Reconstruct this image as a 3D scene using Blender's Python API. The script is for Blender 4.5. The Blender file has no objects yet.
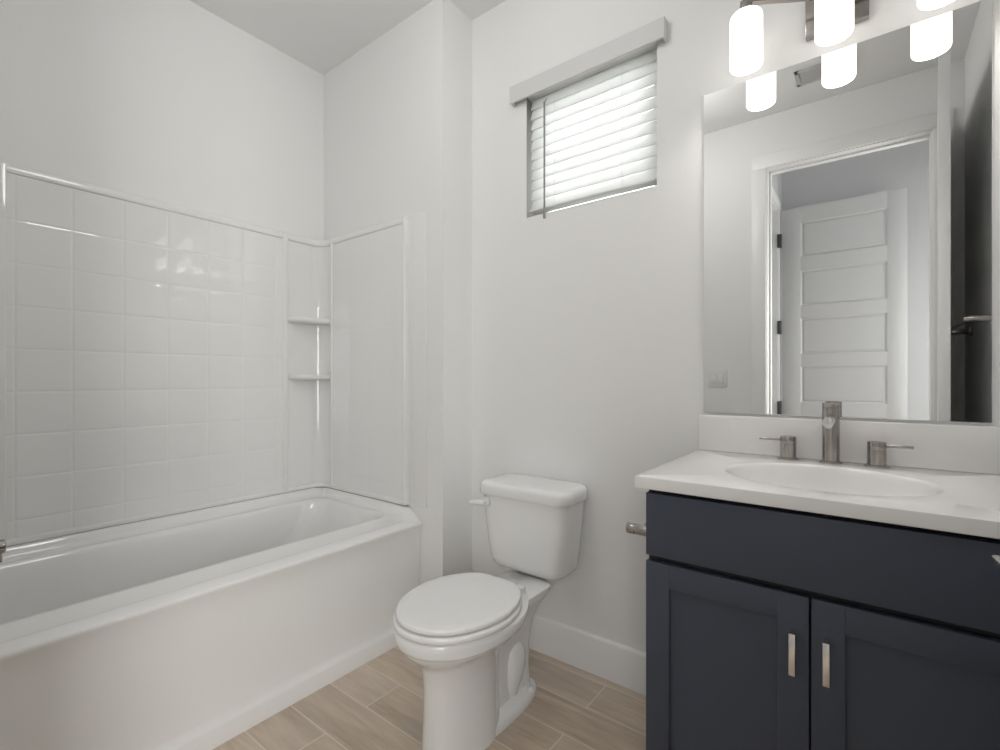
import bpy, bmesh, math
from mathutils import Vector, Matrix

sc = bpy.context.scene
COL = sc.collection
PI = math.pi

# ------------------------------------------------------------------ camera
cam_d = bpy.data.cameras.new('camera')
cam = bpy.data.objects.new('camera', cam_d); COL.objects.link(cam)
cam_d.sensor_width = 36.0
cam_d.lens = 36.0 * 481.61 / 1000.0
cam_d.shift_y = 0.0045
cam_d.clip_start = 0.02
cam.location = (0, 0, 1.1032)
cam.rotation_euler = (PI / 2, 0, 0.6566)
sc.camera = cam

# ------------------------------------------------------------------ world, lights, exposure
w = bpy.data.worlds.new('world'); sc.world = w
w.use_nodes = True
bg = w.node_tree.nodes['Background']
bg.inputs['Color'].default_value = (1.0, 0.985, 0.965, 1)
bg.inputs['Strength'].default_value = 7.5

def area(name, loc, size, power, color=(1, 1, 1), rot=(0, 0, 0), size_y=None, shape='DISK'):
    d = bpy.data.lights.new(name, 'AREA'); d.energy = power; d.color = color
    d.shape = shape; d.size = size
    if size_y: d.size_y = size_y
    o = bpy.data.objects.new(name, d); COL.objects.link(o)
    o.location = loc; o.rotation_euler = rot
    return o
def globe(name, loc, r, power, color=(1, 1, 1)):
    d = bpy.data.lights.new(name, 'POINT'); d.energy = power; d.color = color; d.shadow_soft_size = r
    o = bpy.data.objects.new(name, d); COL.objects.link(o); o.location = loc
    return o
globe('ceiling_fill_light', (-0.92, 0.68, 2.46), 0.16, 8.2, (1.0, 0.985, 0.965))  # added fill without a fixture, evens out the bathroom walls
area('hall_fill_light', (0.5, -0.80, 2.70), 0.5, 0.6, (1.0, 0.985, 0.965))  # weak overhead fill added to the hall, no lamp modelled
door_fill = area('doorway_fill_light', (1.50, -0.86, 1.25), 0.75, 31.0, (1.0, 0.99, 0.975), size_y=1.7, shape='RECTANGLE')  # added fill at the hall end, aimed through the doorway at the tub
door_fill.rotation_euler = Vector((-2.35, 1.15, -0.05)).to_track_quat('-Z', 'Y').to_euler()
door_fill.data.spread = math.radians(125)
door_fill2 = area('doorway_fill_light', (0.80, -1.28, 1.25), 0.8, 14.5, (1.0, 0.99, 0.975), size_y=1.7, shape='RECTANGLE')  # second added fill by the hall back wall, brightens toilet and window wall
door_fill2.rotation_euler = Vector((-1.20, 2.1, -0.55)).to_track_quat('-Z', 'Y').to_euler()
door_fill2.data.spread = math.radians(100)

sc.view_settings.view_transform = 'Standard'
sc.view_settings.look = 'None'
sc.view_settings.gamma = 1.0
sc.view_settings.use_curve_mapping = False
sc.view_settings.exposure = 0.0

# ------------------------------------------------------------------ materials
def mat(name, col, rough=0.5, metal=0.0, coat=0.0, spec=0.5, bump=0.0, bscale=60.0, var=0.0, vscale=3.0, stretch=(1, 1, 1)):
    m = bpy.data.materials.new(name); m.use_nodes = True
    nt = m.node_tree; p = nt.nodes['Principled BSDF']
    p.inputs['Base Color'].default_value = (*col, 1)
    p.inputs['Roughness'].default_value = rough
    p.inputs['Metallic'].default_value = metal
    p.inputs['Coat Weight'].default_value = coat
    p.inputs['Coat Roughness'].default_value = 0.06
    p.inputs['Specular IOR Level'].default_value = spec
    tc = nt.nodes.new('ShaderNodeTexCoord'); mp = nt.nodes.new('ShaderNodeMapping')
    mp.inputs['Scale'].default_value = stretch
    nt.links.new(tc.outputs['Object'], mp.inputs['Vector'])
    n = nt.nodes.new('ShaderNodeTexNoise'); n.inputs['Scale'].default_value = vscale; n.inputs['Detail'].default_value = 3
    nt.links.new(mp.outputs['Vector'], n.inputs['Vector'])
    mx = nt.nodes.new('ShaderNodeMix'); mx.data_type = 'RGBA'
    mx.inputs[6].default_value = (*[c * (1 - var) for c in col], 1)
    mx.inputs[7].default_value = (*[min(1, c * (1 + var)) for c in col], 1)
    nt.links.new(n.outputs['Fac'], mx.inputs[0]); nt.links.new(mx.outputs[2], p.inputs['Base Color'])
    if bump:
        b = nt.nodes.new('ShaderNodeTexNoise'); b.inputs['Scale'].default_value = bscale; b.inputs['Detail'].default_value = 4
        nt.links.new(mp.outputs['Vector'], b.inputs['Vector'])
        bn = nt.nodes.new('ShaderNodeBump'); bn.inputs['Strength'].default_value = bump; bn.inputs['Distance'].default_value = 0.002
        nt.links.new(b.outputs['Fac'], bn.inputs['Height']); nt.links.new(bn.outputs['Normal'], p.inputs['Normal'])
    return m

M = {}
M['wall'] = mat('wall_paint', (0.88, 0.88, 0.872), 0.75, bump=0.12, bscale=90, var=0.008)
M['ceil'] = mat('ceiling_paint', (0.87, 0.87, 0.865), 0.85, bump=0.2, bscale=120, var=0.008)
M['trim'] = mat('trim_paint', (0.89, 0.89, 0.885), 0.35, var=0.006)
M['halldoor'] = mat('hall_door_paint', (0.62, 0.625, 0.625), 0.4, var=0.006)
M['door'] = mat('door_paint', (0.86, 0.865, 0.865), 0.4, var=0.006)
M['acryl'] = mat('tub_acrylic', (0.87, 0.87, 0.86), 0.045, coat=0.0, spec=0.75, var=0.006)
M['china'] = mat('vitreous_china', (0.87, 0.87, 0.865), 0.12, coat=0.6, var=0.005)
M['seat'] = mat('seat_plastic', (0.88, 0.875, 0.87), 0.22, coat=0.2, var=0.004)
M['navy'] = mat('navy_cabinet_paint', (0.054, 0.065, 0.092), 0.5, var=0.05)
M['carcass'] = mat('dark_carcass', (0.012, 0.013, 0.018), 0.5, var=0.05)
M['marble'] = mat('cultured_marble', (0.89, 0.88, 0.865), 0.13, coat=0.4, var=0.008, vscale=5)
M['nickel'] = mat('brushed_nickel', (0.40, 0.375, 0.35), 0.19, metal=1.0, bump=0.10, bscale=30, var=0.05, vscale=20, stretch=(8, 8, 0.4))
M['chrome'] = mat('satin_chrome', (0.72, 0.71, 0.69), 0.22, metal=1.0, var=0.03)
M['darkmetal'] = mat('dark_hinge_metal', (0.10, 0.10, 0.10), 0.4, metal=0.7, var=0.05)
M['plastic'] = mat('white_plastic', (0.83, 0.83, 0.82), 0.3, var=0.004)
M['valance'] = mat('valance_plastic', (0.71, 0.71, 0.705), 0.4, var=0.004)
M['caulk'] = mat('grey_seam', (0.30, 0.30, 0.29), 0.6, var=0.05)
M['wand'] = mat('clear_grey_wand', (0.30, 0.31, 0.31), 0.25, var=0.05)
M['cord'] = mat('blind_cord', (0.75, 0.75, 0.74), 0.8, var=0.02)
M['vinyl'] = mat('window_vinyl', (0.80, 0.80, 0.80), 0.4, var=0.005)
M['vent'] = mat('vent_metal', (0.55, 0.55, 0.54), 0.5, var=0.02)
M['ventdark'] = mat('vent_duct', (0.08, 0.08, 0.08), 0.8, var=0.05)
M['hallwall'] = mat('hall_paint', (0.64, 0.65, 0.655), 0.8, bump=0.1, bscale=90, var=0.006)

def mirror_mat():
    m = mat('mirror_silver', (0.90, 0.905, 0.90), 0.0, metal=1.0, var=0.002)
    m.node_tree.nodes['Principled BSDF'].inputs['Roughness'].default_value = 0.0
    return m
M['mirror'] = mirror_mat()

def shade_mat(name, e):
    m = mat(name, (0.9, 0.89, 0.87), 0.2, var=0.003)
    p = m.node_tree.nodes['Principled BSDF']
    p.inputs['Emission Color'].default_value = (1.0, 0.965, 0.92, 1)
    p.inputs['Emission Strength'].default_value = e
    return m
M['shade'] = shade_mat('opal_glass', 1.5)
M['bulb'] = shade_mat('lit_bulb', 20.0)

def slat_mat():
    m = mat('faux_wood_slat', (0.86, 0.86, 0.86), 0.45, var=0.004)
    nt = m.node_tree; p = nt.nodes['Principled BSDF']; out = nt.nodes['Material Output']
    t = nt.nodes.new('ShaderNodeBsdfTranslucent'); t.inputs['Color'].default_value = (0.95, 0.95, 0.95, 1)
    mx = nt.nodes.new('ShaderNodeMixShader'); mx.inputs[0].default_value = 0.42
    nt.links.new(p.outputs[0], mx.inputs[1]); nt.links.new(t.outputs[0], mx.inputs[2]); nt.links.new(mx.outputs[0], out.inputs[0])
    return m
M['slat'] = slat_mat()

def glass_mat():
    m = bpy.data.materials.new('window_glass'); m.use_nodes = True
    nt = m.node_tree; out = nt.nodes['Material Output']; nt.nodes.remove(nt.nodes['Principled BSDF'])
    t = nt.nodes.new('ShaderNodeBsdfTransparent'); t.inputs['Color'].default_value = (0.93, 0.96, 0.95, 1)
    g = nt.nodes.new('ShaderNodeBsdfGlossy'); g.inputs['Roughness'].default_value = 0.02
    f = nt.nodes.new('ShaderNodeFresnel'); f.inputs['IOR'].default_value = 1.45
    mx = nt.nodes.new('ShaderNodeMixShader')
    nt.links.new(f.outputs[0], mx.inputs[0]); nt.links.new(t.outputs[0], mx.inputs[1]); nt.links.new(g.outputs[0], mx.inputs[2])
    nt.links.new(mx.outputs[0], out.inputs[0])
    return m
M['glass'] = glass_mat()

def floor_mat():
    m = bpy.data.materials.new('wood_look_tile'); m.use_nodes = True
    nt = m.node_tree; L = nt.links; p = nt.nodes['Principled BSDF']
    N = lambda t: nt.nodes.new(t)
    def math_(op, a, b=None, c=None):
        n = N('ShaderNodeMath'); n.operation = op
        for i, v in enumerate((a, b, c)):
            if v is None: continue
            if isinstance(v, (int, float)): n.inputs[i].default_value = v
            else: L.new(v, n.inputs[i])
        return n.outputs[0]
    tc = N('ShaderNodeTexCoord'); sp = N('ShaderNodeSeparateXYZ'); L.new(tc.outputs['Object'], sp.inputs[0])
    W, LN = 0.1497, 1.18
    v = math_('DIVIDE', math_('SUBTRACT', sp.outputs[1], 1.0085 - W * 20), W)
    row = math_('FLOOR', v); fv = math_('FRACT', v)
    off = math_('MULTIPLY', math_('SUBTRACT', row, 20.0), 0.59 / LN)
    u = math_('SUBTRACT', math_('ADD', math_('DIVIDE', math_('ADD', sp.outputs[0], 1.348), LN), 40.0), off)
    cell = math_('FLOOR', u); fu = math_('FRACT', u)
    dv = math_('MULTIPLY', math_('MINIMUM', fv, math_('SUBTRACT', 1.0, fv)), W)
    du = math_('MULTIPLY', math_('MINIMUM', fu, math_('SUBTRACT', 1.0, fu)), LN)
    dist = math_('MINIMUM', dv, du)
    grout = N('ShaderNodeMapRange'); grout.interpolation_type = 'SMOOTHSTEP'
    L.new(dist, grout.inputs[0]); grout.inputs[1].default_value = 0.0010; grout.inputs[2].default_value = 0.0024
    grout.inputs[3].default_value = 1.0; grout.inputs[4].default_value = 0.0
    cv = N('ShaderNodeCombineXYZ'); L.new(row, cv.inputs[0]); L.new(cell, cv.inputs[1])
    wn = N('ShaderNodeTexWhiteNoise'); wn.noise_dimensions = '3D'; L.new(cv.outputs[0], wn.inputs['Vector'])
    # grain, shifted plank by plank
    sh = N('ShaderNodeVectorMath'); sh.operation = 'MULTIPLY_ADD'
    L.new(wn.outputs['Color'], sh.inputs[0]); sh.inputs[1].default_value = (7, 5, 3); L.new(tc.outputs['Object'], sh.inputs[2])
    mp = N('ShaderNodeMapping'); mp.inputs['Scale'].default_value = (1.6, 14.0, 1.0); L.new(sh.outputs[0], mp.inputs['Vector'])
    n1 = N('ShaderNodeTexNoise'); n1.inputs['Scale'].default_value = 1.3; n1.inputs['Detail'].default_value = 4; n1.inputs['Distortion'].default_value = 0.6
    L.new(mp.outputs[0], n1.inputs['Vector'])
    n2 = N('ShaderNodeTexNoise'); n2.inputs['Scale'].default_value = 6; n2.inputs['Detail'].default_value = 6
    L.new(mp.outputs[0], n2.inputs['Vector'])
    n3 = N('ShaderNodeTexNoise'); n3.inputs['Scale'].default_value = 3.0; n3.inputs['Detail'].default_value = 2
    L.new(sh.outputs[0], n3.inputs['Vector'])
    a = math_('ADD', math_('MULTIPLY', n1.outputs['Fac'], 0.7), math_('MULTIPLY', n2.outputs['Fac'], 0.3))
    a = math_('ADD', a, math_('MULTIPLY', math_('SUBTRACT', wn.outputs['Value'], 0.5), 0.10))
    cr = N('ShaderNodeValToRGB'); L.new(a, cr.inputs[0])
    e = cr.color_ramp.elements
    e[0].position = 0.30; e[0].color = (0.43, 0.345, 0.262, 1)
    e[1].position = 0.72; e[1].color = (0.76, 0.645, 0.525, 1)
    k = e.new(0.5); k.color = (0.60, 0.49, 0.384, 1)
    gx = N('ShaderNodeMix'); gx.data_type = 'RGBA'   # grey weathered tint
    gm = N('ShaderNodeMapRange'); L.new(n3.outputs['Fac'], gm.inputs[0]); gm.inputs[1].default_value = 0.42; gm.inputs[2].default_value = 0.65
    gm.inputs[3].default_value = 0.0; gm.inputs[4].default_value = 0.35
    L.new(gm.outputs[0], gx.inputs[0]); L.new(cr.outputs[0], gx.inputs[6]); gx.inputs[7].default_value = (0.53, 0.47, 0.42, 1)
    mx = N('ShaderNodeMix'); mx.data_type = 'RGBA'
    L.new(grout.outputs[0], mx.inputs[0]); L.new(gx.outputs[2], mx.inputs[6]); mx.inputs[7].default_value = (0.78, 0.69, 0.60, 1)
    L.new(mx.outputs[2], p.inputs['Base Color'])
    p.inputs['Roughness'].default_value = 0.42
    bn = N('ShaderNodeBump'); bn.inputs['Strength'].default_value = 0.35; bn.inputs['Distance'].default_value = 0.002
    hh = math_('SUBTRACT', math_('MULTIPLY', n2.outputs['Fac'], 0.3), grout.outputs[0])
    L.new(hh, bn.inputs['Height']); L.new(bn.outputs['Normal'], p.inputs['Normal'])
    return m
M['floor'] = floor_mat()

# ------------------------------------------------------------------ mesh helpers
class MB:
    """collects shapes; build() links them as one mesh object"""
    def __init__(self): self.bm = bmesh.new()
    def _merge(self, t):
        me = bpy.data.meshes.new('t'); t.to_mesh(me); t.free(); self.bm.from_mesh(me); bpy.data.meshes.remove(me)
    def box(self, x0, x1, y0, y1, z0, z1, bev=0.0, seg=2, mtx=None):
        t = bmesh.new(); bmesh.ops.create_cube(t, size=1)
        for v in t.verts:
            v.co = Vector(((x0 + x1) / 2 + v.co.x * (x1 - x0), (y0 + y1) / 2 + v.co.y * (y1 - y0), (z0 + z1) / 2 + v.co.z * (z1 - z0)))
        if bev: bmesh.ops.bevel(t, geom=t.edges[:], offset=bev, segments=seg, affect='EDGES', profile=0.5)
        if mtx: bmesh.ops.transform(t, matrix=mtx, verts=t.verts)
        self._merge(t); return self
    def cyl(self, a, b, r, r2=None, n=32, bev=0.0, seg=2):
        a, b = Vector(a), Vector(b); d = b - a; L = d.length
        prof = [(0, 0)]; r2 = r if r2 is None else r2
        if bev:
            for k in range(seg + 1):
                t = k / seg * PI / 2; prof.append((r - bev + bev * math.sin(t), bev - bev * math.cos(t)))
            for k in range(seg + 1):
                t = k / seg * PI / 2; prof.append((r2 - bev + bev * math.cos(t), L - bev + bev * math.sin(t)))
        else: prof += [(r, 0), (r2, L)]
        prof.append((0, L))
        return self.lathe(prof, a, d.normalized(), n)
    def lathe(self, prof, origin=(0, 0, 0), axis=(0, 0, 1), n=32):
        q = Vector(axis).to_track_quat('Z', 'Y').to_matrix().to_4x4(); q.translation = Vector(origin)
        t = bmesh.new(); rings = []
        for r, z in prof:
            if r < 1e-7: rings.append([t.verts.new((0, 0, z))])
            else: rings.append([t.verts.new((r * math.cos(2 * PI * i / n), r * math.sin(2 * PI * i / n), z)) for i in range(n)])
        for A, B in zip(rings, rings[1:]):
            for i in range(n):
                j = (i + 1) % n
                if len(A) == 1 and len(B) == 1: continue
                if len(A) == 1: t.faces.new((A[0], B[j], B[i]))
                elif len(B) == 1: t.faces.new((A[i], A[j], B[0]))
                else: t.faces.new((A[i], A[j], B[j], B[i]))
        bmesh.ops.recalc_face_normals(t, faces=t.faces[:])
        bmesh.ops.transform(t, matrix=q, verts=t.verts); self._merge(t); return self
    def loft(self, rings, cap0=True, cap1=True, closed=True):
        t = bmesh.new(); R = [[t.verts.new(p) for p in r] for r in rings]; n = len(R[0])
        for A, B in zip(R, R[1:]):
            for i in range(n if closed else n - 1):
                j = (i + 1) % n; t.faces.new((A[i], A[j], B[j], B[i]))
        if cap0: t.faces.new(list(reversed(R[0])))
        if cap1: t.faces.new(R[-1])
        bmesh.ops.recalc_face_normals(t, faces=t.faces[:]); self._merge(t); return self
    def grid(self, P):
        """P[i][j] points, an open sheet"""
        t = bmesh.new(); V = [[t.verts.new(p) for p in r] for r in P]
        for i in range(len(V) - 1):
            for j in range(len(V[0]) - 1): t.faces.new((V[i][j], V[i + 1][j], V[i + 1][j + 1], V[i][j + 1]))
        self._merge(t); return self
    def tube(self, pts, r, n=16, rad=None):
        pts = [Vector(p) for p in pts]; rings = []; up = Vector((0, 0, 1))
        for i, p in enumerate(pts):
            d = (pts[min(i + 1, len(pts) - 1)] - pts[max(i - 1, 0)]).normalized()
            a = d.cross(up)
            if a.length < 1e-3: a = d.cross(Vector((1, 0, 0)))
            a.normalize(); b = a.cross(d).normalized(); rr = rad[i] if rad else r
            rings.append([p + a * rr * math.cos(2 * PI * k / n) + b * rr * math.sin(2 * PI * k / n) for k in range(n)])
        return self.loft(rings)
    def sweep(self, path, sec, cap=True):
        """path: (x,y) points and their inward normals; sec: (out, z) closed section"""
        rings = []
        for i, p in enumerate(path):
            p = Vector(p); a = Vector(path[max(i - 1, 0)]); b = Vector(path[min(i + 1, len(path) - 1)])
            d1 = (p - a).normalized() if i > 0 else (b - p).normalized()
            d2 = (b - p).normalized() if i < len(path) - 1 else d1
            n1 = Vector((d1.y, -d1.x)); n2 = Vector((d2.y, -d2.x)); nn = (n1 + n2).normalized(); k = 1 / max(0.3, nn.dot(n1))
            rings.append([(p.x + nn.x * o * k, p.y + nn.y * o * k, z) for o, z in sec])
        return self.loft(rings, cap, cap)
    def build(self, name, m, parent=None, smooth=True, ang=38, origin=None):
        me = bpy.data.meshes.new(name)
        bm = self.bm
        bmesh.ops.remove_doubles(bm, verts=bm.verts[:], dist=1e-6)
        if smooth:
            for f in bm.faces: f.smooth = True
            for e in bm.edges:
                if len(e.link_faces) == 2 and e.calc_face_angle(0) > math.radians(ang): e.smooth = False
        bm.to_mesh(me); bm.free()
        me.materials.append(M[m])
        o = bpy.data.objects.new(name, me); COL.objects.link(o)
        if origin is not None and parent is None:
            me.transform(Matrix.Translation(-Vector(origin))); o.location = origin
        if parent is not None:
            root = parent; off = Vector((0, 0, 0))
            while root is not None: off += root.location; root = root.parent
            me.transform(Matrix.Translation(-off)); o.parent = parent
        return o

def thing(name, label, cat, loc, group=None):
    o = bpy.data.objects.new(name, None); COL.objects.link(o); o.location = loc; o.empty_display_size = 0.05
    o['label'] = label; o['category'] = cat
    if group: o['group'] = group
    return o
def tag(o, label, cat, group=None):
    o['label'] = label; o['category'] = cat
    if group: o['group'] = group
    return o
def struct(o): o['kind'] = 'structure'; return o
def sbox(name, m, *boxes, bev=0.0, parent=None):
    b = MB()
    for q in boxes: b.box(*q, bev=bev)
    o = b.build(name, m, parent)
    if parent is None: struct(o)
    return o
def sempty(name, loc):
    o = bpy.data.objects.new(name, None); COL.objects.link(o); o.location = loc; o.empty_display_size = 0.05
    o['kind'] = 'structure'; return o

# ------------------------------------------------------------------ dimensions
HC = 2.7325            # ceiling
YW = 1.655             # window and vanity wall face
YF = 1.4644            # furred wall at the far end of the tub
XL = -2.322            # wall behind the tub
XE = -1.434            # end face of the furred wall
XR = 0.375             # right wall
YB = -0.07             # wall with the doorway
XT = -1.556            # tub front

# ------------------------------------------------------------------ room shell
fl = sbox('floor', 'floor', (-2.6, 1.8, -2.2, 1.9, -0.05, 0.0))
HH = 3.25             # the hallway is higher
sbox('ceiling', 'ceil', (-2.6, 1.8, YB - 0.115, 1.9, HC, HC + 0.08))
sbox('ceiling', 'ceil', (-2.6, 1.8, -1.5, YB - 0.115, HH, HH + 0.08))
sbox('wall_left', 'wall', (XL - 0.1, XL, -0.19, 1.80, 0, HC))
# window wall with its opening
WX0, WX1, WZ0, WZ1 = -1.136, -0.589, 1.772, 2.278
sbox('wall_window', 'wall', (XE - 0.01, WX0, YW, YW + 0.14, 0, HC), (WX1, XR + 0.1, YW, YW + 0.14, 0, HC),
     (WX0, WX1, YW, YW + 0.14, 0, WZ0), (WX0, WX1, YW, YW + 0.14, WZ1, HC))
sbox('wall_alcove', 'wall', (XL, XE, YF, YW + 0.14, 0, HC))
sbox('wall_right', 'wall', (XR, XR + 0.1, YB - 0.115, YW, 0, HC))
OX0, OX1, OZ = -0.507, 0.248, 2.402
sbox('wall_doorway', 'wall', (XL, OX0 - 0.02, YB - 0.115, YB, 0, HC), (OX1 + 0.02, XR, YB - 0.115, YB, 0, HC),
     (OX0 - 0.02, OX1 + 0.02, YB - 0.115, YB, OZ + 0.02, HC))
sbox('wall_tub_head', 'wall', (XL, XE, YB, 0.012, 0, HC))
# hallway beyond the doorway
HX = -0.59
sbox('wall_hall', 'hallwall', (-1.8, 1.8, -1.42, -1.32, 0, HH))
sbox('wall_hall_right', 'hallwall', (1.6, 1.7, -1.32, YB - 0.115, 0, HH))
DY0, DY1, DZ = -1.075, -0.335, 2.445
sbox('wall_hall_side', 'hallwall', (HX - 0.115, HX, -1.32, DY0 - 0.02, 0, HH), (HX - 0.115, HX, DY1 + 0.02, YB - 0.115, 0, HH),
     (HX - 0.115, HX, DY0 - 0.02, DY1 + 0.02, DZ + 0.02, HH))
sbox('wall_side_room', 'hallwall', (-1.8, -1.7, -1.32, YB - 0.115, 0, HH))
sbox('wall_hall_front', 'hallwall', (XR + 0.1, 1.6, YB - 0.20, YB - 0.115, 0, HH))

sbox('wall_hall_upper', 'hallwall', (-2.0, 1.8, YB - 0.115, YB - 0.03, HC + 0.08, HH))

# door casings and jambs
def casing_y(name, x0, x1, zt, y, side, wd=0.086, th=0.017, parent=None):
    """casing flat on a wall of constant y, around opening x0..x1; side=+1 protrudes to +y"""
    y0, y1 = (y, y + th) if side > 0 else (y - th, y)
    b = MB()
    b.box(x0 - wd, x0 - 0.006, y0, y1, 0, zt + 0.006, bev=0.004)
    b.box(x1 + 0.006, x1 + wd, y0, y1, 0, zt + 0.006, bev=0.004)
    b.box(x0 - wd, x1 + wd, y0, y1, zt + 0.006, zt + wd, bev=0.004)
    return b
b = casing_y('c', OX0, OX1, OZ, YB, 1, wd=0.086)
b.box(OX0 - 0.02, OX0, YB - 0.115, YB + 0.001, 0, OZ, bev=0.002)
b.box(OX1, OX1 + 0.02, YB - 0.115, YB + 0.001, 0, OZ, bev=0.002)
b.box(OX0 - 0.02, OX1 + 0.02, YB - 0.115, YB + 0.001, OZ, OZ + 0.02, bev=0.002)
b.box(OX0, OX0 + 0.011, YB - 0.085, YB - 0.05, 0, OZ, bev=0.002)
b.box(OX0, OX1, YB - 0.085, YB - 0.05, OZ - 0.011, OZ, bev=0.002)
struct(b.build('trim_1', 'trim'))
b = MB()
b.box(HX, HX + 0.017, DY1 + 0.006, DY1 + 0.08, 0, DZ + 0.006, bev=0.004)
b.box(HX, HX + 0.017, DY0 - 0.08, DY0 - 0.006, 0, DZ + 0.006, bev=0.004)
b.box(HX, HX + 0.017, DY0 - 0.08, DY1 + 0.08, DZ + 0.006, DZ + 0.08, bev=0.004)
b.box(HX - 0.115, HX + 0.001, DY1, DY1 + 0.02, 0, DZ); b.box(HX - 0.115, HX + 0.001, DY0 - 0.02, DY0, 0, DZ)
b.box(HX - 0.115, HX + 0.001, DY0 - 0.02, DY1 + 0.02, DZ, DZ + 0.02)
b.box(HX - 0.08, HX - 0.045, DY0, DY0 + 0.011, 0, DZ)
struct(b.build('trim_2', 'trim'))

# baseboards
def base_prof(z=0.143, th=0.015):
    return [(0, 0), (th, 0), (th, z - 0.012), (th - 0.003, z - 0.005), (th - 0.007, z - 0.001), (0.004, z), (0, z)]
def baseboard(name, path, m='trim'):
    return struct(MB().sweep(path, base_prof()).build(name, m, ang=50))
baseboard('baseboard_window', [(XE + 0.0152, YW), (-0.423, YW)])
baseboard('baseboard_alcove', [(-1.5545, YF), (XE, YF), (XE, YW)])
baseboard('baseboard_right', [(XR, 1.09), (XR, YB + 0.018)])
baseboard('baseboard_doorway', [(OX0 - 0.088, YB), (XE + 0.002, YB)])

# ------------------------------------------------------------------ window and blind
win = sempty('window_1', ((WX0 + WX1) / 2, YW + 0.12, WZ0))
fy0, fy1 = YW + 0.095, YW + 0.135
b = MB()
b.box(WX0, WX0 + 0.045, fy0, fy1, WZ0, WZ1, bev=0.003); b.box(WX1 - 0.045, WX1, fy0, fy1, WZ0, WZ1, bev=0.003)
b.box(WX0, WX1, fy0, fy1, WZ0, WZ0 + 0.045, bev=0.003); b.box(WX0, WX1, fy0, fy1, WZ1 - 0.045, WZ1, bev=0.003)
b.build('window_frame', 'vinyl', win)
MB().box(WX0 + 0.04, WX1 - 0.04, YW + 0.114, YW + 0.119, WZ0 + 0.04, WZ1 - 0.04).build('pane', 'glass', win)
MB().box(WX0, WX1, YW - 0.001, fy0, WZ0 - 0.002, WZ0 + 0.004, bev=0.001).build('window_sill', 'trim', win)

bl = thing('window_blind', 'white horizontal slat blind with grey wand in the small high window over the toilet', 'blind', ((WX0 + WX1) / 2, YW + 0.035, WZ1))
b = MB()   # valance with returned ends, hangs in front of the opening's head
VX0, VX1, VY = -1.198, -0.551, YW - 0.027
vs = [(0, 2.2570), (0.006, 2.2570), (0.008, 2.2590), (0.008, 2.3240), (0.006, 2.3265), (0.0, 2.3275)]
b.sweep([(VX0, VY), (VX1, VY)], vs)
b.box(VX0, VX0 + 0.009, VY, YW - 0.0005, 2.2570, 2.3275, bev=0.001); b.box(VX1 - 0.009, VX1, VY, YW - 0.0005, 2.2570, 2.3275, bev=0.001)
b.build('valance', 'valance', bl)
MB().box(WX0 + 0.006, WX1 - 0.006, YW + 0.052, YW + 0.080, 2.258, WZ1 - 0.001, bev=0.002).build('headrail', 'plastic', bl)
SY = YW + 0.030; pitch = 0.0421; nsl = 11
b = MB()
for k in range(nsl):
    zc = 2.252 - k * pitch; tilt = math.radians(72)
    top = []; bot = []
    for i in range(7):
        s = (i / 6 - 0.5) * 0.0505; cr = 0.0022 * (1 - (2 * i / 6 - 1) ** 2)
        # s runs from the lower room edge to the upper window edge
        dy = s * math.cos(tilt); dz = s * math.sin(tilt)
        ny, nz = -math.sin(tilt), math.cos(tilt)
        top.append((SY + dy + ny * (cr + 0.0014), zc + dz + nz * (cr + 0.0014)))
        bot.append((SY + dy + ny * (cr - 0.0014), zc + dz + nz * (cr - 0.0014)))
    sec = top + bot[::-1]
    b.loft([[(x, y, z) for y, z in sec] for x in (WX0 + 0.009, WX1 - 0.004)])
b.build('slats', 'slat', bl)
MB().box(WX0 + 0.007, WX1 - 0.007, SY - 0.024, SY + 0.024, 1.799, 1.809, bev=0.003).build('bottom_rail', 'plastic', bl)
for x in (WX0 + 0.13, WX1 - 0.13):
    b = MB(); b.cyl((x, SY - 0.024, 1.805), (x, SY - 0.024, 2.24), 0.0009, n=8); b.cyl((x, SY + 0.024, 1.805), (x, SY + 0.024, 2.24), 0.0009, n=8)
    b.build('ladder_cord', 'cord', bl)
b = MB(); b.cyl((-1.046, YW - 0.004, 1.79), (-1.046, YW - 0.004, 2.225), 0.0042, n=6); b.cyl((-1.046, YW - 0.004, 1.755), (-1.046, YW - 0.004, 1.795), 0.0055, 0.0045, n=12, bev=0.001)
b.cyl((-1.046, YW - 0.004, 2.222), (-1.046, YW + 0.012, 2.245), 0.002, n=8)
b.build('wand', 'wand', bl)

# ------------------------------------------------------------------ bathtub
def rrect(x0, x1, y0, y1, r, n=12):
    r = min(r, (x1 - x0) / 2 - 1e-4, (y1 - y0) / 2 - 1e-4); out = []
    for (cx, cy, a0) in ((x1 - r, y1 - r, 0), (x0 + r, y1 - r, 90), (x0 + r, y0 + r, 180), (x1 - r, y0 + r, 270)):
        for k in range(n + 1):
            a = math.radians(a0 + 90 * k / n); out.append((cx + r * math.cos(a), cy + r * math.sin(a)))
    # extra points along the straight sides
    res = []
    for i in range(len(out)):
        a, c = out[i], out[(i + 1) % len(out)]; res.append(a)
        if (i + 1) % (n + 1) == 0:
            for k in range(1, 12): res.append((a[0] + (c[0] - a[0]) * k / 12, a[1] + (c[1] - a[1]) * k / 12))
    return res
tub = thing('bathtub', 'white alcove bathtub with plain skirted front along the left wall', 'bathtub', ((XL + XT) / 2, 0.74, 0))
TY0, TY1 = 0.0145, YF - 0.0015
TX0 = -2.3195
def zf(x, zb, zfr):   # high at the back wall, drops to the front rim
    t = min(1, max(0, (x + 1.648) / 0.078)); t = t * t * (3 - 2 * t); return zb + (zfr - zb) * t
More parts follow.
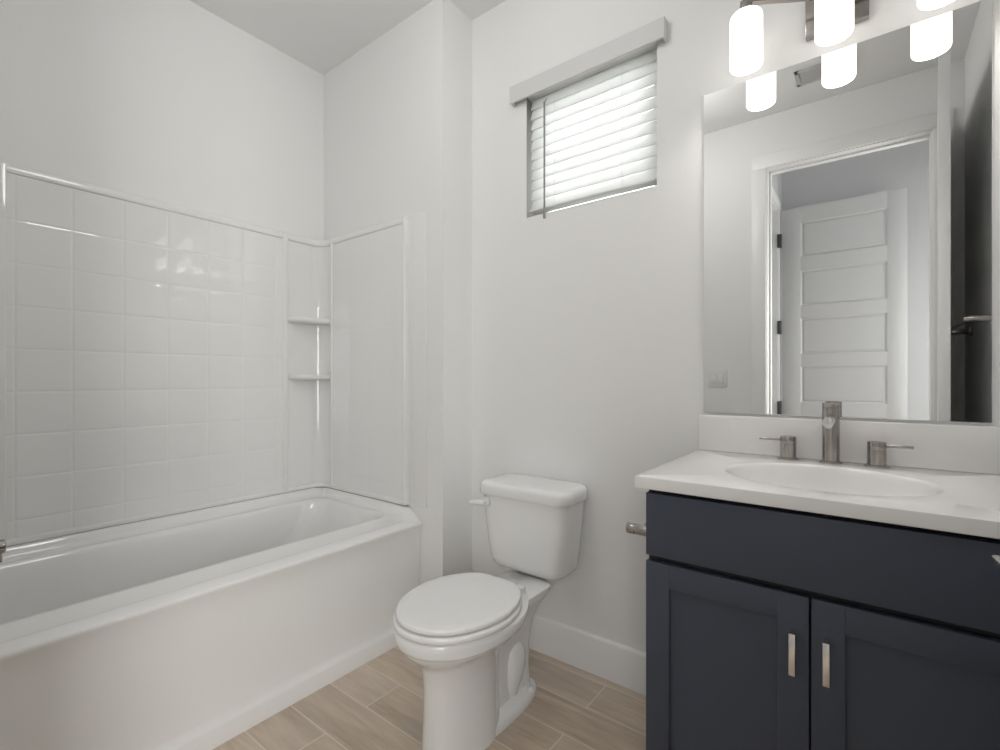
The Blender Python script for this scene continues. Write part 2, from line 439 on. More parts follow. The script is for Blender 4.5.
spec = [  # x0, x1, y0, y1, r, z back/ends, z front
    (TX0, XT, TY0, TY1, 0.004, 0.530, 0.472),
    (TX0 + 0.002, XT - 0.002, TY0 + 0.002, TY1 - 0.002, 0.004, 0.5415, 0.479),
    (TX0 + 0.030, XT - 0.008, TY0 + 0.028, TY1 - 0.028, 0.010, 0.5425, 0.4815),
    (TX0 + 0.038, XT - 0.036, TY0 + 0.036, TY1 - 0.036, 0.03, 0.536, 0.4815),
    (TX0 + 0.044, XT - 0.044, TY0 + 0.042, TY1 - 0.042, 0.04, 0.518, 0.4775),
    (TX0 + 0.052, XT - 0.052, TY0 + 0.050, TY1 - 0.048, 0.05, 0.506, 0.4765),
    (TX0 + 0.070, XT - 0.125, TY0 + 0.065, TY1 - 0.056, 0.07, 0.500, 0.4765),
    (TX0 + 0.078, XT - 0.135, TY0 + 0.075, TY1 - 0.062, 0.08, 0.502, 0.4805),
    (TX0 + 0.086, XT - 0.144, TY0 + 0.083, TY1 - 0.070, 0.09, 0.498, 0.4795),
    (TX0 + 0.094, XT - 0.150, TY0 + 0.090, TY1 - 0.080, 0.10, 0.480, 0.468),
    (TX0 + 0.105, XT - 0.158, TY0 + 0.100, TY1 - 0.115, 0.11, 0.42, 0.41),
    (TX0 + 0.125, XT - 0.170, TY0 + 0.115, TY1 - 0.215, 0.13, 0.28, 0.28),
    (TX0 + 0.145, XT - 0.185, TY0 + 0.130, TY1 - 0.300, 0.15, 0.16, 0.16),
    (TX0 + 0.175, XT - 0.215, TY0 + 0.160, TY1 - 0.360, 0.15, 0.115, 0.115),
    (TX0 + 0.225, XT - 0.265, TY0 + 0.215, TY1 - 0.430, 0.13, 0.100, 0.100),
]
rings = []
for x0, x1, y0, y1, r, zb, zfr in spec:
    rings.append([(x, y, zf(x, zb, zfr)) for x, y in rrect(x0, x1, y0, y1, r)])
b = MB(); b.loft(rings, cap0=False, cap1=True)
b.build('basin', 'acryl', tub, ang=60)
ap = [(XT, 0.0), (XT, 0.056), (XT - 0.002, 0.062), (XT - 0.010, 0.070), (XT - 0.014, 0.085), (XT - 0.0155, 0.14), (XT - 0.0155, 0.36), (XT - 0.012, 0.42),
      (XT - 0.005, 0.455), (XT - 0.001, 0.466), (XT, 0.472), (XT - 0.001, 0.478), (XT - 0.004, 0.481), (XT - 0.03, 0.4805), (XT - 0.03, 0.0)]
MB().loft([[(x, y, z) for x, z in ap] for y in (TY0, TY1)]).build('apron', 'acryl', tub, ang=50)
b = MB(); b.cyl((-1.94, 0.55, 0.0995), (-1.94, 0.55, 0.103), 0.035, bev=0.0015); b.cyl((-1.94, 0.55, 0.103), (-1.94, 0.55, 0.112), 0.018, bev=0.003)
b.build('drain', 'chrome', tub)

# ------------------------------------------------------------------ tub surround
sur = thing('tub_surround', 'glossy white moulded wall surround with square tile pattern above the bathtub', 'shower surround', (XL, 0.74, 0.545))
SX = -2.292; SYF = 1.434; SYN = 0.042; ST = 1.832; SB = 0.5445
def coords(lo, hi, lines, g=0.0032):
    c = {lo: 0, hi: 0}
    for l in lines:
        if lo < l < hi:
            for dd, h in ((-2.6 * g, 0), (-1.3 * g, 0.25), (-0.45 * g, 0.9), (0, 1), (0.45 * g, 0.9), (1.3 * g, 0.25), (2.6 * g, 0)):
                c[round(l + dd, 5)] = h
    return sorted(c.items())
vy = [0.292 + 0.15 * k for k in range(7)]; vy = [0.288, 0.437, 0.588, 0.737, 0.888, 1.038, 1.188]
hz = [0.625 + 0.1455 * k for k in range(8)]
A = coords(0.2655, 1.226, vy); B = coords(SB + 0.018, ST - 0.036, hz)
b = MB()
def tsurf(a, c): return -0.0011 * max(a, c)
b.grid([[(SX + tsurf(ha, hb), y, z) for z, hb in B] for y, ha in A])
b.box(XL + 0.001, SX - 0.004, 0.2655, 1.226, SB, ST - 0.004)
b.build('back_panel', 'acryl', sur, ang=60)
# end panels
A2 = coords(-2.203, -1.640, [-2.05, -1.90, -1.75]); 
b = MB()
b.grid([[(x, SYF + 0.0003 * max(ha, hb), z) for z, hb in B] for x, ha in A2])
b.box(-2.203, -1.640, SYF + 0.002, YF - 0.0005, SB, ST - 0.004)
b.build('end_panel', 'acryl', sur, ang=60)
b = MB()
b.box(-2.203, -1.640, 0.0125, SYN, SB, ST - 0.004)
b.build('end_panel', 'acryl', sur, ang=60)
# coved corner columns
def arc(cx, cy, r, a0, a1, n=10): return [(cx + r * math.cos(math.radians(a0 + (a1 - a0) * k / n)), cy + r * math.sin(math.radians(a0 + (a1 - a0) * k / n))) for k in range(n + 1)]
RC = 0.062
far = [(SX - 0.006, 1.245)] + arc(SX - 0.006 + RC, SYF + 0.006 - RC, RC, 180, 90) + [(-2.203, SYF + 0.006)]
near = [(-2.203, SYN - 0.006)] + arc(SX - 0.006 + RC, SYN - 0.006 + RC, RC, 270, 180) + [(SX - 0.006, 0.246)]
for pth in (far, near):
    MB().sweep(pth, [(0, SB), (0, ST - 0.004), (-0.018, ST - 0.004), (-0.018, SB)]).build('corner_panel', 'acryl', sur, ang=60)
# raised vertical beads
def bead(x0, x1, y0, y1): return MB().box(x0, x1, y0, y1, SB, ST - 0.006, bev=0.0035, seg=4)
bead(XL + 0.003, SX + 0.006, 1.224, 1.249).build('bead', 'acryl', sur)
bead(XL + 0.003, SX + 0.006, 0.243, 0.268).build('bead', 'acryl', sur)
bead(-2.207, -2.192, SYF - 0.005, YF - 0.0006).build('bead', 'acryl', sur)
bead(-1.652, -1.636, SYF - 0.005, YF - 0.0006).build('bead', 'acryl', sur)
bead(-2.207, -2.192, 0.0126, SYN + 0.005).build('bead', 'acryl', sur)
# flat front flange
MB().box(-1.641, -1.528, YF - 0.005, YF - 0.0005, 0.5435, ST, bev=0.002).build('flange', 'acryl', sur)
MB().box(-1.641, -1.528, 0.0125, 0.022, 0.5435, ST, bev=0.003).build('flange', 'acryl', sur)
# top rail all round, and the lower moulding
full = [(-1.645, SYN)] + arc(SX + 0.055, SYN + 0.055, 0.055, 270, 180) + arc(SX + 0.055, SYF - 0.055, 0.055, 180, 90) + [(-1.645, SYF)]
MB().sweep(full, [(-0.026, ST - 0.034), (0.0, ST - 0.035), (0.0025, ST - 0.032), (0.0035, ST - 0.026), (0.003, ST - 0.008), (-0.001, ST - 0.002), (-0.006, ST - 0.0005), (-0.0275, ST)]).build('top_rail', 'acryl', sur, ang=60)
MB().sweep(full, [(-0.026, SB), (0.003, SB), (0.005, SB + 0.003), (0.005, SB + 0.012), (0.003, SB + 0.020), (-0.026, SB + 0.026)]).build('bottom_rail', 'acryl', sur, ang=60)
MB().sweep(full, [(-0.02, SB - 0.0035), (0.001, SB - 0.0035), (0.001, SB + 0.0002), (-0.02, SB + 0.0002)]).build('seam', 'caulk', sur, ang=60)
# corner shelves
def shelf(z):
    top = [(SX - 0.004, 1.250)] + [(SX - 0.004, SYF - 0.02), (SX + 0.02, SYF + 0.004), (-2.207, SYF + 0.004)]
    fr = []
    for k in range(9):
        t = k / 8; ang = t * PI / 2
        # bowed front from the end panel back to the back panel
        fr.append((-2.207 + (SX - 0.004 + 2.207) * t + 0.040 * math.sin(PI * t) * 0.7, SYF - 0.015 + (1.250 - SYF + 0.015) * t - 0.028 * math.sin(PI * t)))
    out = top + fr
    def ring(s, zz):
        cx, cy = SX + 0.01, SYF - 0.02; return [(cx + (x - cx) * s, cy + (y - cy) * s, zz) for x, y in out]
    return MB().loft([ring(0.90, z - 0.026), ring(0.97, z - 0.022), ring(1.0, z - 0.016), ring(1.0, z - 0.004), ring(0.985, z), ring(0.93, z - 0.001)])
shelf(1.413).build('corner_shelf', 'acryl', sur, ang=50)
shelf(1.128).build('corner_shelf', 'acryl', sur, ang=50)

# tub spout
sp = thing('tub_spout', 'brushed nickel bathtub spout with pull-up diverter cut by the left picture edge', 'tub spout', (-1.84, SYN, 0.657))
MB().cyl((-1.84, SYN - 0.002, 0.657), (-1.84, SYN + 0.010, 0.657), 0.032, bev=0.003).build('escutcheon', 'nickel', sp)
b = MB(); b.cyl((-1.84, SYN + 0.008, 0.657), (-1.84, 0.213, 0.657), 0.0185, bev=0.003)
b.cyl((-1.84, 0.196, 0.645), (-1.84, 0.196, 0.616), 0.012, bev=0.001)
b.build('body', 'nickel', sp)
MB().cyl((-1.84, 0.196, 0.672), (-1.84, 0.196, 0.694), 0.005, bev=0.001, n=16).build('diverter_knob', 'nickel', sp)

# ------------------------------------------------------------------ toilet
CX = -1.022; BX = -1.006; TKX = -1.031
toi = thing('toilet', 'white two-piece elongated toilet between the bathtub and the dark vanity', 'toilet', (CX, 1.25, 0))
def egg(wd, yf, yb, z, wb=None, n=64, sq=2.35):
    """closed egg outline; wide point toward the back, blunt back of half width wb"""
    ym = yf + (yb - yf) * 0.56; out = []
    for i in range(n):
        a = 2 * PI * i / n - PI / 2
        c, s = math.cos(a), math.sin(a)
        if s < 0:   # front half, ellipse
            x = wd * math.copysign(abs(c) ** 0.94, c); y = ym + (ym - yf) * s
        else:
            e = 2 / sq; x = wd * math.copysign(abs(c) ** e, c); y = ym + (yb - ym) * s ** e
            if wb is not None:
                t = (y - ym) / (yb - ym); x *= 1 - (1 - wb / wd) * t ** 1.6
        out.append((BX + x, y, z))
    return out
# bowl and pedestal
spec = [  # z, w, yf, yb
    (0.000, 0.094, 0.965, 1.26), (0.012, 0.094, 0.965, 1.26), (0.10, 0.088, 0.970, 1.26), (0.20, 0.084, 0.968, 1.265),
    (0.255, 0.086, 0.958, 1.27), (0.275, 0.097, 0.945, 1.28), (0.290, 0.116, 0.930, 1.29), (0.303, 0.138, 0.916, 1.30),
    (0.316, 0.155, 0.904, 1.31), (0.326, 0.163, 0.898, 1.315), (0.332, 0.166, 0.896, 1.32), (0.336, 0.172, 0.889, 1.32),
    (0.342, 0.176, 0.886, 1.355), (0.356, 0.179, 0.884, 1.375), (0.369, 0.179, 0.884, 1.38), (0.375, 0.176, 0.887, 1.38), (0.377, 0.168, 0.895, 1.375)]
b = MB(); b.loft([egg(w_, yf, yb, z + 0.012 * min(1, z / 0.25), wb=0.11 if z > 0.3 else w_ * 0.75) for z, w_, yf, yb in spec])
# rear trapway body and tank deck
def slab(w0, y0, y1, z, r=0.03): return [(x, y, z) for x, y in rrect(BX - w0, BX + w0, y0, y1, r, n=6)]
b.loft([slab(0.052, 1.16, 1.438, 0.0), slab(0.048, 1.16, 1.432, 0.10), slab(0.050, 1.16, 1.432, 0.19), slab(0.062, 1.15, 1.438, 0.26), slab(0.080, 1.15, 1.455, 0.310, 0.04),
        slab(0.096, 1.16, 1.485, 0.340, 0.045), slab(0.101, 1.17, 1.500, 0.352, 0.045), slab(0.101, 1.17, 1.502, 0.367, 0.045), slab(0.095, 1.175, 1.496, 0.372, 0.04)])
# trapway bulges either side
for s in (-1, 1):
    b.loft([[(BX + s * (0.026 + rr * math.cos(2 * PI * k / 28) * 0.9), yy + rr * 1.05 * math.sin(2 * PI * k / 28), zz) for k in range(28)]
            for zz, rr, yy in ((0.022, 0.030, 1.315), (0.050, 0.036, 1.318), (0.085, 0.046, 1.325), (0.125, 0.053, 1.332), (0.160, 0.053, 1.334), (0.190, 0.044, 1.332), (0.208, 0.028, 1.330), (0.215, 0.010, 1.328))])
# foot flange
def foot(z, g=0.0):
    pts = []
    for x, y, _ in egg(0.091 - g, 0.962 + g, 1.462 - g, z, wb=0.088 - g, sq=3.2): pts.append((x, y, z))
    return pts
b.loft([foot(0.0), foot(0.016), foot(0.024, 0.005), foot(0.032, 0.020), foot(0.036, 0.034)])
b.build('bowl', 'china', toi, ang=50)
for s in (-1, 1):
    MB().lathe([(0, 0.016), (0.006, 0.0155), (0.010, 0.012), (0.012, 0.004), (0.0125, 0)], (BX + s * 0.071, 1.385, 0.026), n=20).build('bolt_cap', 'plastic', toi)
# seat and lid
def disc(w_, yf, yb, wb, z0, z1, r):
    rr = []
    for k in range(5):
        t = k / 4 * PI / 2; d = r * (1 - math.sin(t)); rr.append(egg(w_ - d, yf + d, yb - d, z0 + r - r * math.cos(t), wb=wb - d, sq=4.5))
    for k in range(5):
        t = k / 4 * PI / 2; d = r * (1 - math.cos(t)); rr.append(egg(w_ - d, yf + d, yb - d, z1 - r + r * math.sin(t), wb=wb - d, sq=4.5))
    return MB().loft(rr)
disc(0.180, 0.885, 1.302, 0.110, 0.3915, 0.4095, 0.007).build('seat', 'seat', toi, ang=60)
lid = disc(0.173, 0.893, 1.302, 0.107, 0.4125, 0.4290, 0.0065)
lid.loft([egg(0.165, 0.904, 1.293, 0.4285, wb=0.103, sq=4.5), egg(0.12, 0.96, 1.25, 0.4301, wb=0.08, sq=4.0), egg(0.05, 1.05, 1.17, 0.4307, wb=0.03, sq=3.0)], cap0=False)
lid.build('lid', 'seat', toi, ang=60)
for s in (-1, 1):
    MB().box(BX + s * 0.070 - 0.018, BX + s * 0.070 + 0.018, 1.300, 1.336, 0.372, 0.410, bev=0.006, seg=3).build('hinge', 'seat', toi)
# tank
def tk(wd, yf, yb, z, r): return [(x, y, z) for x, y in rrect(TKX - wd, TKX + wd, yf, yb, r, n=8)]
tank = MB().loft([tk(0.122, 1.495, 1.615, 0.3735, 0.04), tk(0.146, 1.482, 1.628, 0.380, 0.05), tk(0.163, 1.468, 1.634, 0.395, 0.055), tk(0.169, 1.462, 1.636, 0.415, 0.055),
           tk(0.177, 1.456, 1.638, 0.48, 0.055), tk(0.187, 1.450, 1.641, 0.58, 0.055), tk(0.192, 1.447, 1.643, 0.658, 0.055)]).build('tank', 'china', toi, ang=60)
MB().box(TKX - 0.05, TKX + 0.05, 1.52, 1.58, 0.3705, 0.376, bev=0.002).build('gasket', 'caulk', toi)
def tl(d, z): return [(x, y, z) for x, y in rrect(TKX - 0.205 + d, TKX + 0.205 - d, 1.432 + d, 1.648 - d * 0.3, max(0.02, 0.062 - d), n=8)]
MB().loft([tl(0.010, 0.6595), tl(0.002, 0.6615), tl(0, 0.665), tl(0, 0.691), tl(0.002, 0.698), tl(0.007, 0.704), tl(0.016, 0.7075), tl(0.04, 0.7095), tl(0.08, 0.7105)]).build('tank_lid', 'china', toi, ang=60)
hd = MB(); hd.cyl((TKX - 0.147, 1.452, 0.632), (TKX - 0.147, 1.435, 0.632), 0.019, bev=0.003)
hd.tube([(TKX - 0.147, 1.437, 0.632), (TKX - 0.147, 1.424, 0.632), (TKX - 0.145, 1.417, 0.632), (TKX - 0.162, 1.413, 0.631), (TKX - 0.184, 1.411, 0.629), (TKX - 0.202, 1.410, 0.627), (TKX - 0.205, 1.410, 0.627)],
        0.008, rad=[0.009, 0.010, 0.0115, 0.0115, 0.0105, 0.009, 0.004])
hd.build('flush_lever', 'plastic', tank)

# ------------------------------------------------------------------ vanity cabinet
VC = -0.094; CX0, CX1 = -0.4205, 0.2335; YC = 1.128; YD = 1.108; ZT = 0.8465
van = thing('vanity_cabinet', 'dark navy shaker vanity cabinet with two doors under the white countertop', 'cabinet', (VC, 1.39, 0))
b = MB()
b.box(CX0, CX0 + 0.018, YC, YW - 0.003, 0.0, ZT - 0.0005, bev=0.001); b.box(CX1 - 0.018, CX1, YC, YW - 0.003, 0.0, ZT - 0.0005, bev=0.001)
b.box(CX0 + 0.018, CX1 - 0.018, YC + 0.001, YC + 0.02, 0.64, ZT - 0.001); b.box(CX0 + 0.018, CX1 - 0.018, YC + 0.07, YC + 0.085, 0.0, 0.10)
b.box(CX0 + 0.018, CX1 - 0.018, YC + 0.001, YW - 0.003, 0.10, 0.118)
b.box(CX0 + 0.018, CX1 - 0.018, YW - 0.012, YW - 0.003, 0.10, ZT - 0.001)
b.box(VC - 0.02, VC + 0.02, YC + 0.001, YC + 0.02, 0.118, 0.66)
b.build('carcass', 'carcass', van)
MB().box(CX0, CX1, YD, YC - 0.0005, 0.692, 0.8375, bev=0.0015).build('false_drawer_front', 'navy', van)
def cab_door(x0, x1, z0, z1, hx):
    b = MB(); s = 0.054
    b.box(x0, x0 + s, YD, YC - 0.0005, z0, z1, bev=0.0012); b.box(x1 - s, x1, YD, YC - 0.0005, z0, z1, bev=0.0012)
    b.box(x0 + s - 0.0005, x1 - s + 0.0005, YD, YC - 0.0005, z1 - s, z1, bev=0.0012); b.box(x0 + s - 0.0005, x1 - s + 0.0005, YD, YC - 0.0005, z0, z0 + s, bev=0.0012)
    b.box(x0 + s - 0.004, x1 - s + 0.004, YD + 0.009, YC - 0.002, z0 + s - 0.004, z1 - s + 0.004)
    d = b.build('door', 'navy', van)
    h = MB(); h.box(hx - 0.0056, hx + 0.0056, YD - 0.029, YD - 0.022, 0.531, 0.612, bev=0.001)
    for zz in (0.5375, 0.6055): h.box(hx - 0.004, hx + 0.004, YD - 0.0225, YD + 0.0005, zz - 0.005, zz + 0.005, bev=0.0008)
    h.build('handle', 'chrome', d)
    return d
cab_door(CX0, VC - 0.002, 0.125, 0.6775, VC - 0.0275)
cab_door(VC + 0.002, CX1, 0.125, 0.6775, VC + 0.0275)

# countertop with integral oval bowl
ZC = 0.876; KX0, KX1, KY0, KY1 = -0.444, 0.257, 1.0985, YW - 0.0015
top = thing('vanity_countertop', 'white cultured marble countertop with oval sink and backsplash on the navy vanity', 'countertop', (VC, 1.39, 0.847))
ex, ey, ea, eb = -0.090, 1.352, 0.204, 0.172
NA = 128
angs = [2 * PI * i / NA for i in range(NA)]
for cxn, cyn in ((KX0, KY0), (KX0, KY1), (KX1, KY0), (KX1, KY1)):
    a = math.atan2(cyn - ey, cxn - ex) % (2 * PI); j = min(range(NA), key=lambda q: abs(angs[q] - a)); angs[j] = a
angs.sort()
def rect_ring(d, z):
    out = []
    for a in angs:
        c, s = math.cos(a), math.sin(a); ts = []
        if c > 1e-9: ts.append((KX1 - ex) / c)
        if c < -1e-9: ts.append((KX0 - ex) / c)
        if s > 1e-9: ts.append((KY1 - ey) / s)
        if s < -1e-9: ts.append((KY0 - ey) / s)
        t = min(ts); x, y = ex + c * t, ey + s * t
        out.append((min(KX1 - d, max(KX0 + d, x)), min(KY1 - d, max(KY0 + d, y)), z))
    return out
def ell(f, z, dy=0): return [(ex + ea * f * math.cos(a), ey + dy + eb * f * math.sin(a), z) for a in angs]
ellr = lambda f, z: ell(f, z)
rings = [rect_ring(0.001, 0.8475), rect_ring(0, 0.8485), rect_ring(0, ZC - 0.004), rect_ring(0.0012, ZC - 0.0012), rect_ring(0.004, ZC),
         ell(1.05, ZC), ell(1.022, ZC - 0.0005), ell(1.004, ZC - 0.0025), ell(0.985, ZC - 0.007), ell(0.955, ZC - 0.020), ell(0.90, ZC - 0.045), ell(0.82, ZC - 0.075),
         ell(0.70, ZC - 0.102), ell(0.55, ZC - 0.120), ell(0.38, ZC - 0.130), ell(0.2, ZC - 0.135), ell(0.09, ZC - 0.136)]
b = MB(); b.loft(rings, cap0=False, cap1=True)
# bowl underside
b.loft([ell(1.04, 0.8475), ell(0.99, 0.845), ell(0.86, ZC - 0.085), ell(0.7, ZC - 0.118), ell(0.4, ZC - 0.143), ell(0.1, ZC - 0.150)], cap0=False)
b.build('top', 'marble', top, ang=40)
MB().box(KX0, KX1, YW - 0.0205, YW - 0.0015, ZC - 0.0005, 0.990, bev=0.0025).build('backsplash', 'marble', top)
b = MB(); b.cyl((ex, ey, ZC - 0.1358), (ex, ey, ZC - 0.132), 0.022, bev=0.001); b.cyl((ex, ey, ZC - 0.132), (ex, ey, ZC - 0.128), 0.015, bev=0.002)
b.build('drain', 'nickel', top)

# faucet, three separate pieces on the deck
FY = 1.590
fa = thing('sink_faucet_spout', 'tall cylindrical brushed nickel faucet spout in the middle behind the sink', 'faucet', (-0.087, FY, ZC))
b = MB(); b.cyl((-0.087, FY, ZC - 0.0003), (-0.087, FY, ZC + 0.006), 0.0275, bev=0.0015); b.build('base_flange', 'nickel', fa)
b = MB(); b.cyl((-0.087, FY, ZC + 0.006), (-0.087, FY, 1.026), 0.0202, n=48); b.cyl((-0.087, FY, 1.0265), (-0.087, FY, 1.0395), 0.0202, n=48, bev=0.0012)
b.cyl((-0.087, FY, 1.020), (-0.087, FY, 1.030), 0.0192, n=48)
b.build('body', 'nickel', fa)
b = MB(); b.cyl((-0.087, FY - 0.012, 0.998), (-0.087, FY - 0.112, 0.993), 0.0125, bev=0.001); b.cyl((-0.087, FY - 0.101, 0.990), (-0.087, FY - 0.101, 0.978), 0.0085, bev=0.001)
b.build('spout', 'chrome', fa)
def fhandle(x, s, label):
    h = thing('faucet_handle', label, 'faucet handle', (x, FY, ZC), 'lever handles either side of the spout')
    MB().cyl((x, FY, ZC - 0.0003), (x, FY, ZC + 0.006), 0.0270, bev=0.0015).build('base_flange', 'nickel', h)
    b = MB(); b.cyl((x, FY, ZC + 0.006), (x, FY, 0.9205), 0.0200, n=48); b.cyl((x, FY, 0.921), (x, FY, 0.9415), 0.0200, n=48, bev=0.001); b.cyl((x, FY, 0.915), (x, FY, 0.925), 0.019, n=48)
    b.build('body', 'nickel', h)
    MB().cyl((x + s * 0.014, FY, 0.9315), (x + s * 0.073, FY, 0.9315), 0.0043, n=16, bev=0.0008).build('lever', 'nickel', h)
fhandle(-0.1875, -1, 'short nickel faucet handle left of the spout, lever pointing left')
fhandle(0.0115, 1, 'short nickel faucet handle right of the spout, lever pointing right')

# ------------------------------------------------------------------ mirror
b = MB(); b.box(-0.4335, 0.2325, YW - 0.0065, YW - 0.0005, 0.9970, 2.0290, bev=0.0012, seg=1)
tag(b.build('wall_mirror', 'mirror', origin=(VC, YW, 0.9970)), 'large frameless rectangular mirror on the wall above the vanity', 'mirror')

# ------------------------------------------------------------------ vanity light
LX = -0.077
vl = thing('vanity_light', 'brushed nickel three-light bath fixture with white glass cylinders above the mirror', 'wall light', (LX, YW, 2.14))
MB().box(LX - 0.073, LX + 0.073, YW - 0.024, YW - 0.0005, 2.084, 2.205, bev=0.002).build('backplate', 'nickel', vl)
LY = 1.530; sxs = (-0.285, -0.077, 0.130)
def armz(t): return 2.172 + 0.020 * math.cos(2 * PI * t)
for s in (-1, 1):
    pts = []
    for k in range(25):
        t = k / 24; x = LX + s * t * 0.2235; z = 2.170 + 0.016 * math.cos(PI * (1 + t) * 1.0) * 1.0; y = YW - 0.055 - 0.062 * (t ** 1.3) - 0.012
        pts.append((x, y, z))
    rings = []
    for i, p in enumerate(pts):
        a = Vector(pts[max(0, i - 1)]); c = Vector(pts[min(24, i + 1)]); d = (c - a).normalized(); nrm = Vector((0, 0, 1)).cross(d).normalized(); up = d.cross(nrm)
        P = Vector(p); rings.append([P + nrm * u_ + up * v_ for u_, v_ in ((-0.008, -0.003), (0.008, -0.003), (0.008, 0.003), (-0.008, 0.003))])
    MB().loft(rings).build('arm', 'nickel', vl)
MB().cyl((LX, YW - 0.022, 2.150), (LX, LY + 0.02, 2.150), 0.012, bev=0.001).build('stem', 'nickel', vl)
for x in sxs:
    MB().cyl((x, LY, 2.150), (x, LY, 2.190), 0.016, n=24, bev=0.002).build('socket', 'nickel', vl)
    R = 0.0428
    MB().lathe([(0.014, 2.1535), (R - 0.012, 2.1535), (R - 0.005, 2.151), (R - 0.001, 2.146), (R, 2.139), (R, 2.006), (R - 0.0012, 2.003), (R - 0.003, 2.002), (R - 0.0045, 2.004), (R - 0.0045, 2.13), (R - 0.012, 2.1475), (0.014, 2.1475)], (x, LY, 0), n=48).build('lamp_shade', 'shade', vl)
    MB().lathe([(0, 2.035), (0.010, 2.038), (0.018, 2.052), (0.020, 2.07), (0.014, 2.095), (0.010, 2.12), (0.010, 2.15)], (x, LY, 0), n=20).build('bulb', 'bulb', vl)
    globe('vanity_bulb_light', (x, LY, 2.042), 0.034, 3.6, (1.0, 0.975, 0.945))

# ------------------------------------------------------------------ toilet paper holder on the vanity side
tp = thing('toilet_paper_holder', 'brushed nickel toilet paper holder without a roll on the left side of the vanity', 'paper holder', (CX0, 1.20, 0.717))
for y in (1.200, 1.352):
    MB().cyl((CX0 - 0.0003, y, 0.717), (CX0 - 0.008, y, 0.717), 0.020, bev=0.001).build('mount', 'nickel', tp)
    b = MB(); b.cyl((CX0 - 0.007, y, 0.717), (CX0 - 0.059, y, 0.717), 0.0135, bev=0.001); b.cyl((CX0 - 0.055, y, 0.717), (CX0 - 0.066, y, 0.717), 0.0118)
    b.cyl((CX0 - 0.0625, y, 0.717), (CX0 - 0.083, y, 0.717), 0.0135, bev=0.0012); b.build('post', 'nickel', tp)
MB().cyl((CX0 - 0.045, 1.205, 0.722), (CX0 - 0.045, 1.347, 0.722), 0.007).build('roller', 'nickel', tp)

# ------------------------------------------------------------------ towel bar on the right wall
tb = thing('towel_bar', 'brushed nickel towel bar on the right wall, seen in the mirror', 'towel bar', (XR, 0.465, 1.331))
for y in (0.78, 0.15):
    MB().cyl((XR + 0.0003 - 0.0005, y, 1.331), (XR - 0.008, y, 1.331), 0.022, bev=0.001).build('mount', 'nickel', tb)
    MB().cyl((XR - 0.007, y, 1.331), (XR - 0.098, y, 1.331), 0.0125, bev=0.001).build('post', 'nickel', tb)
MB().cyl((XR - 0.084, 0.785, 1.331), (XR - 0.084, 0.145, 1.331), 0.007).build('bar', 'nickel', tb)

# ------------------------------------------------------------------ doors
def panel_door(b, wd, th, ht, px0, px1, panels):
    """door in local coords: x 0..wd, y 0..th, z 0.01..ht; recessed panels both faces"""
    st = [(0, px0), (px1, wd)]
    for x0, x1 in st: b.box(x0, x1, 0, th, 0.01, ht, bev=0.0015)
    zs = sorted(panels); prev = 0.01
    for z0, z1 in zs: b.box(px0 - 0.001, px1 + 0.001, 0.0003, th - 0.0003, prev, z0); prev = z1
    b.box(px0 - 0.001, px1 + 0.001, 0.0003, th - 0.0003, prev, ht)
    for z0, z1 in zs:
        b.box(px0 - 0.001, px1 + 0.001, 0.010, th - 0.010, z0 - 0.001, z1 + 0.001)
        # sloped sticking and raised field
        for yy, s in ((0.0, 1), (th, -1)):
            o = [(px0, z0), (px1, z0), (px1, z1), (px0, z1)]
            def rr(d, y): return [(px0 + d, y, z0 + d), (px1 - d, y, z0 + d), (px1 - d, y, z1 - d), (px0 + d, y, z1 - d)]
            b.loft([rr(0, yy + s * 0.0003), rr(0.011, yy + s * 0.0095), rr(0.016, yy + s * 0.0095), rr(0.024, yy + s * 0.004)], cap0=False, cap1=True)
PAN = [(0.175, 0.455), (0.55, 0.83), (0.925, 1.205), (1.30, 1.58), (1.675, 1.95), (2.055, 2.325)]
# bathroom door, opened against the right wall
LW = 0.84
d1 = sempty('door_1', (0.305, -0.046, 0))
b = MB(); panel_door(b, LW, 0.035, 2.392, 0.125, LW - 0.125, [(a, min(c, 2.285)) for a, c in PAN])
leaf = b.build('door_leaf', 'door', None, ang=25); leaf.parent = d1
d1.rotation_euler = (0, 0, math.radians(94.4))
def lever(parent, sgn):
    b = MB(); y0 = 0.035 if sgn > 0 else 0.0
    yy = lambda d: y0 + sgn * d
    b.cyl((LW - 0.062, yy(-0.0003), 0.910), (LW - 0.062, yy(0.008), 0.910), 0.030, bev=0.002)
    b.cyl((LW - 0.062, yy(0.007), 0.912), (LW - 0.062, yy(0.092), 0.912), 0.010)
    b.box(LW - 0.165, LW - 0.042, min(yy(0.090), yy(0.106)), max(yy(0.090), yy(0.106)), 0.904, 0.914, bev=0.002)
    o = b.build('door_handle', 'chrome'); o.parent = parent
lever(d1, 1)
b = MB()
b.box(LW - 0.0003, LW + 0.0012, 0.006, 0.029, 0.875, 0.935); o = b.build('latch_plate', 'nickel'); o.parent = d1
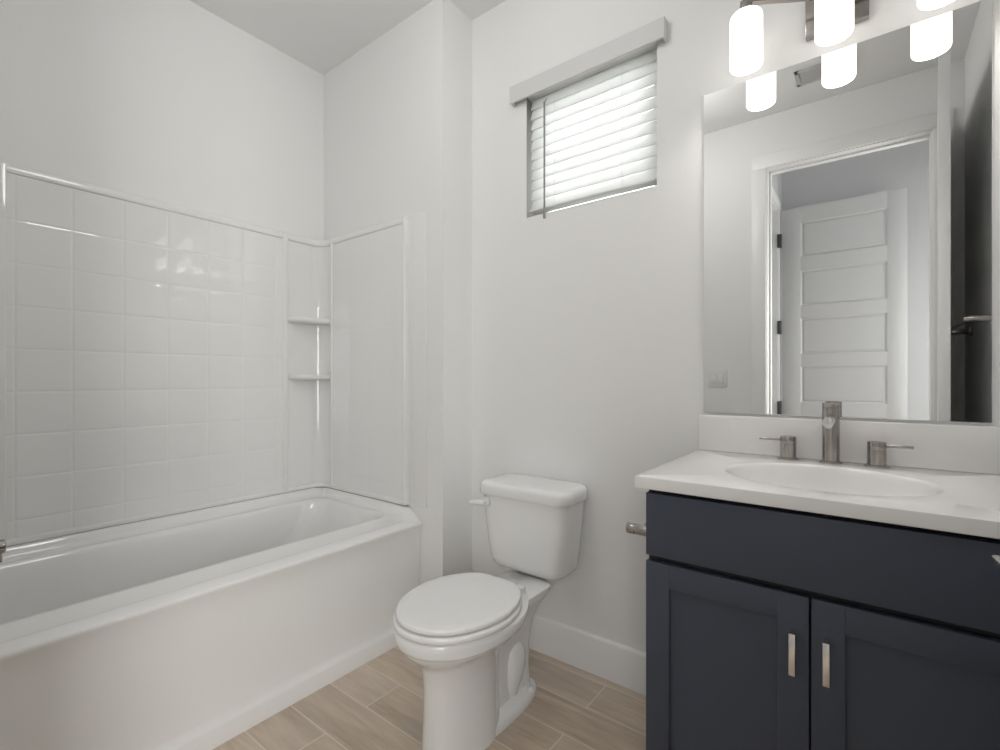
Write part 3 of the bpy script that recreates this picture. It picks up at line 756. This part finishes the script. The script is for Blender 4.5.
# hall door, open and facing the bathroom
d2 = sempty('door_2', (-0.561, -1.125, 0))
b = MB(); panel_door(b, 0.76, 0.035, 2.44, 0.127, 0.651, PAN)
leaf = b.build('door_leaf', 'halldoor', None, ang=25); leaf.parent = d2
for z in (0.88, 1.515, 2.20, 0.25):
    b = MB(); b.box(-0.0285, -0.004, 0.030, 0.062, z - 0.052, z + 0.052, bev=0.002); b.cyl((-0.006, 0.040, z - 0.054), (-0.006, 0.040, z + 0.054), 0.007)
    o = b.build('hinge', 'darkmetal'); o.parent = d2

# ------------------------------------------------------------------ light switch and ceiling vent (mirror only)
sw = thing('light_switch', 'white double rocker light switch plate left of the doorway, seen in the mirror', 'light switch', (-0.796, YB, 1.11))
MB().box(-0.854, -0.738, YB + 0.0003, YB + 0.006, 1.052, 1.168, bev=0.002).build('plate', 'plastic', sw)
for x in (-0.819, -0.773):
    MB().box(x - 0.0165, x + 0.0165, YB + 0.005, YB + 0.010, 1.077, 1.143, bev=0.0015).build('rocker', 'plastic', sw)
cv = thing('ceiling_vent', 'small louvred ceiling vent near the doorway, seen in the mirror', 'vent', (-0.20, 0.25, HC))
b = MB(); vx0, vx1, vy0, vy1 = -0.325, -0.065, 0.175, 0.325
for q in ((vx0, vx1, vy0, vy0 + 0.02), (vx0, vx1, vy1 - 0.02, vy1), (vx0, vx0 + 0.02, vy0, vy1), (vx1 - 0.02, vx1, vy0, vy1)): b.box(*q, HC - 0.010, HC - 0.0005, bev=0.002)
b.build('frame', 'vent', cv)
MB().box(vx0 + 0.018, vx1 - 0.018, vy0 + 0.018, vy1 - 0.018, HC - 0.0015, HC - 0.0005).build('backing', 'ventdark', cv)
b = MB()
for k in range(7):
    yy = vy0 + 0.028 + k * 0.0155
    b.loft([[(x, yy - 0.004, HC - 0.009), (x, yy - 0.0028, HC - 0.0095), (x, yy + 0.0052, HC - 0.0022), (x, yy + 0.004, HC - 0.0017)] for x in (vx0 + 0.019, vx1 - 0.019)])
b.build('louvres', 'vent', cv)
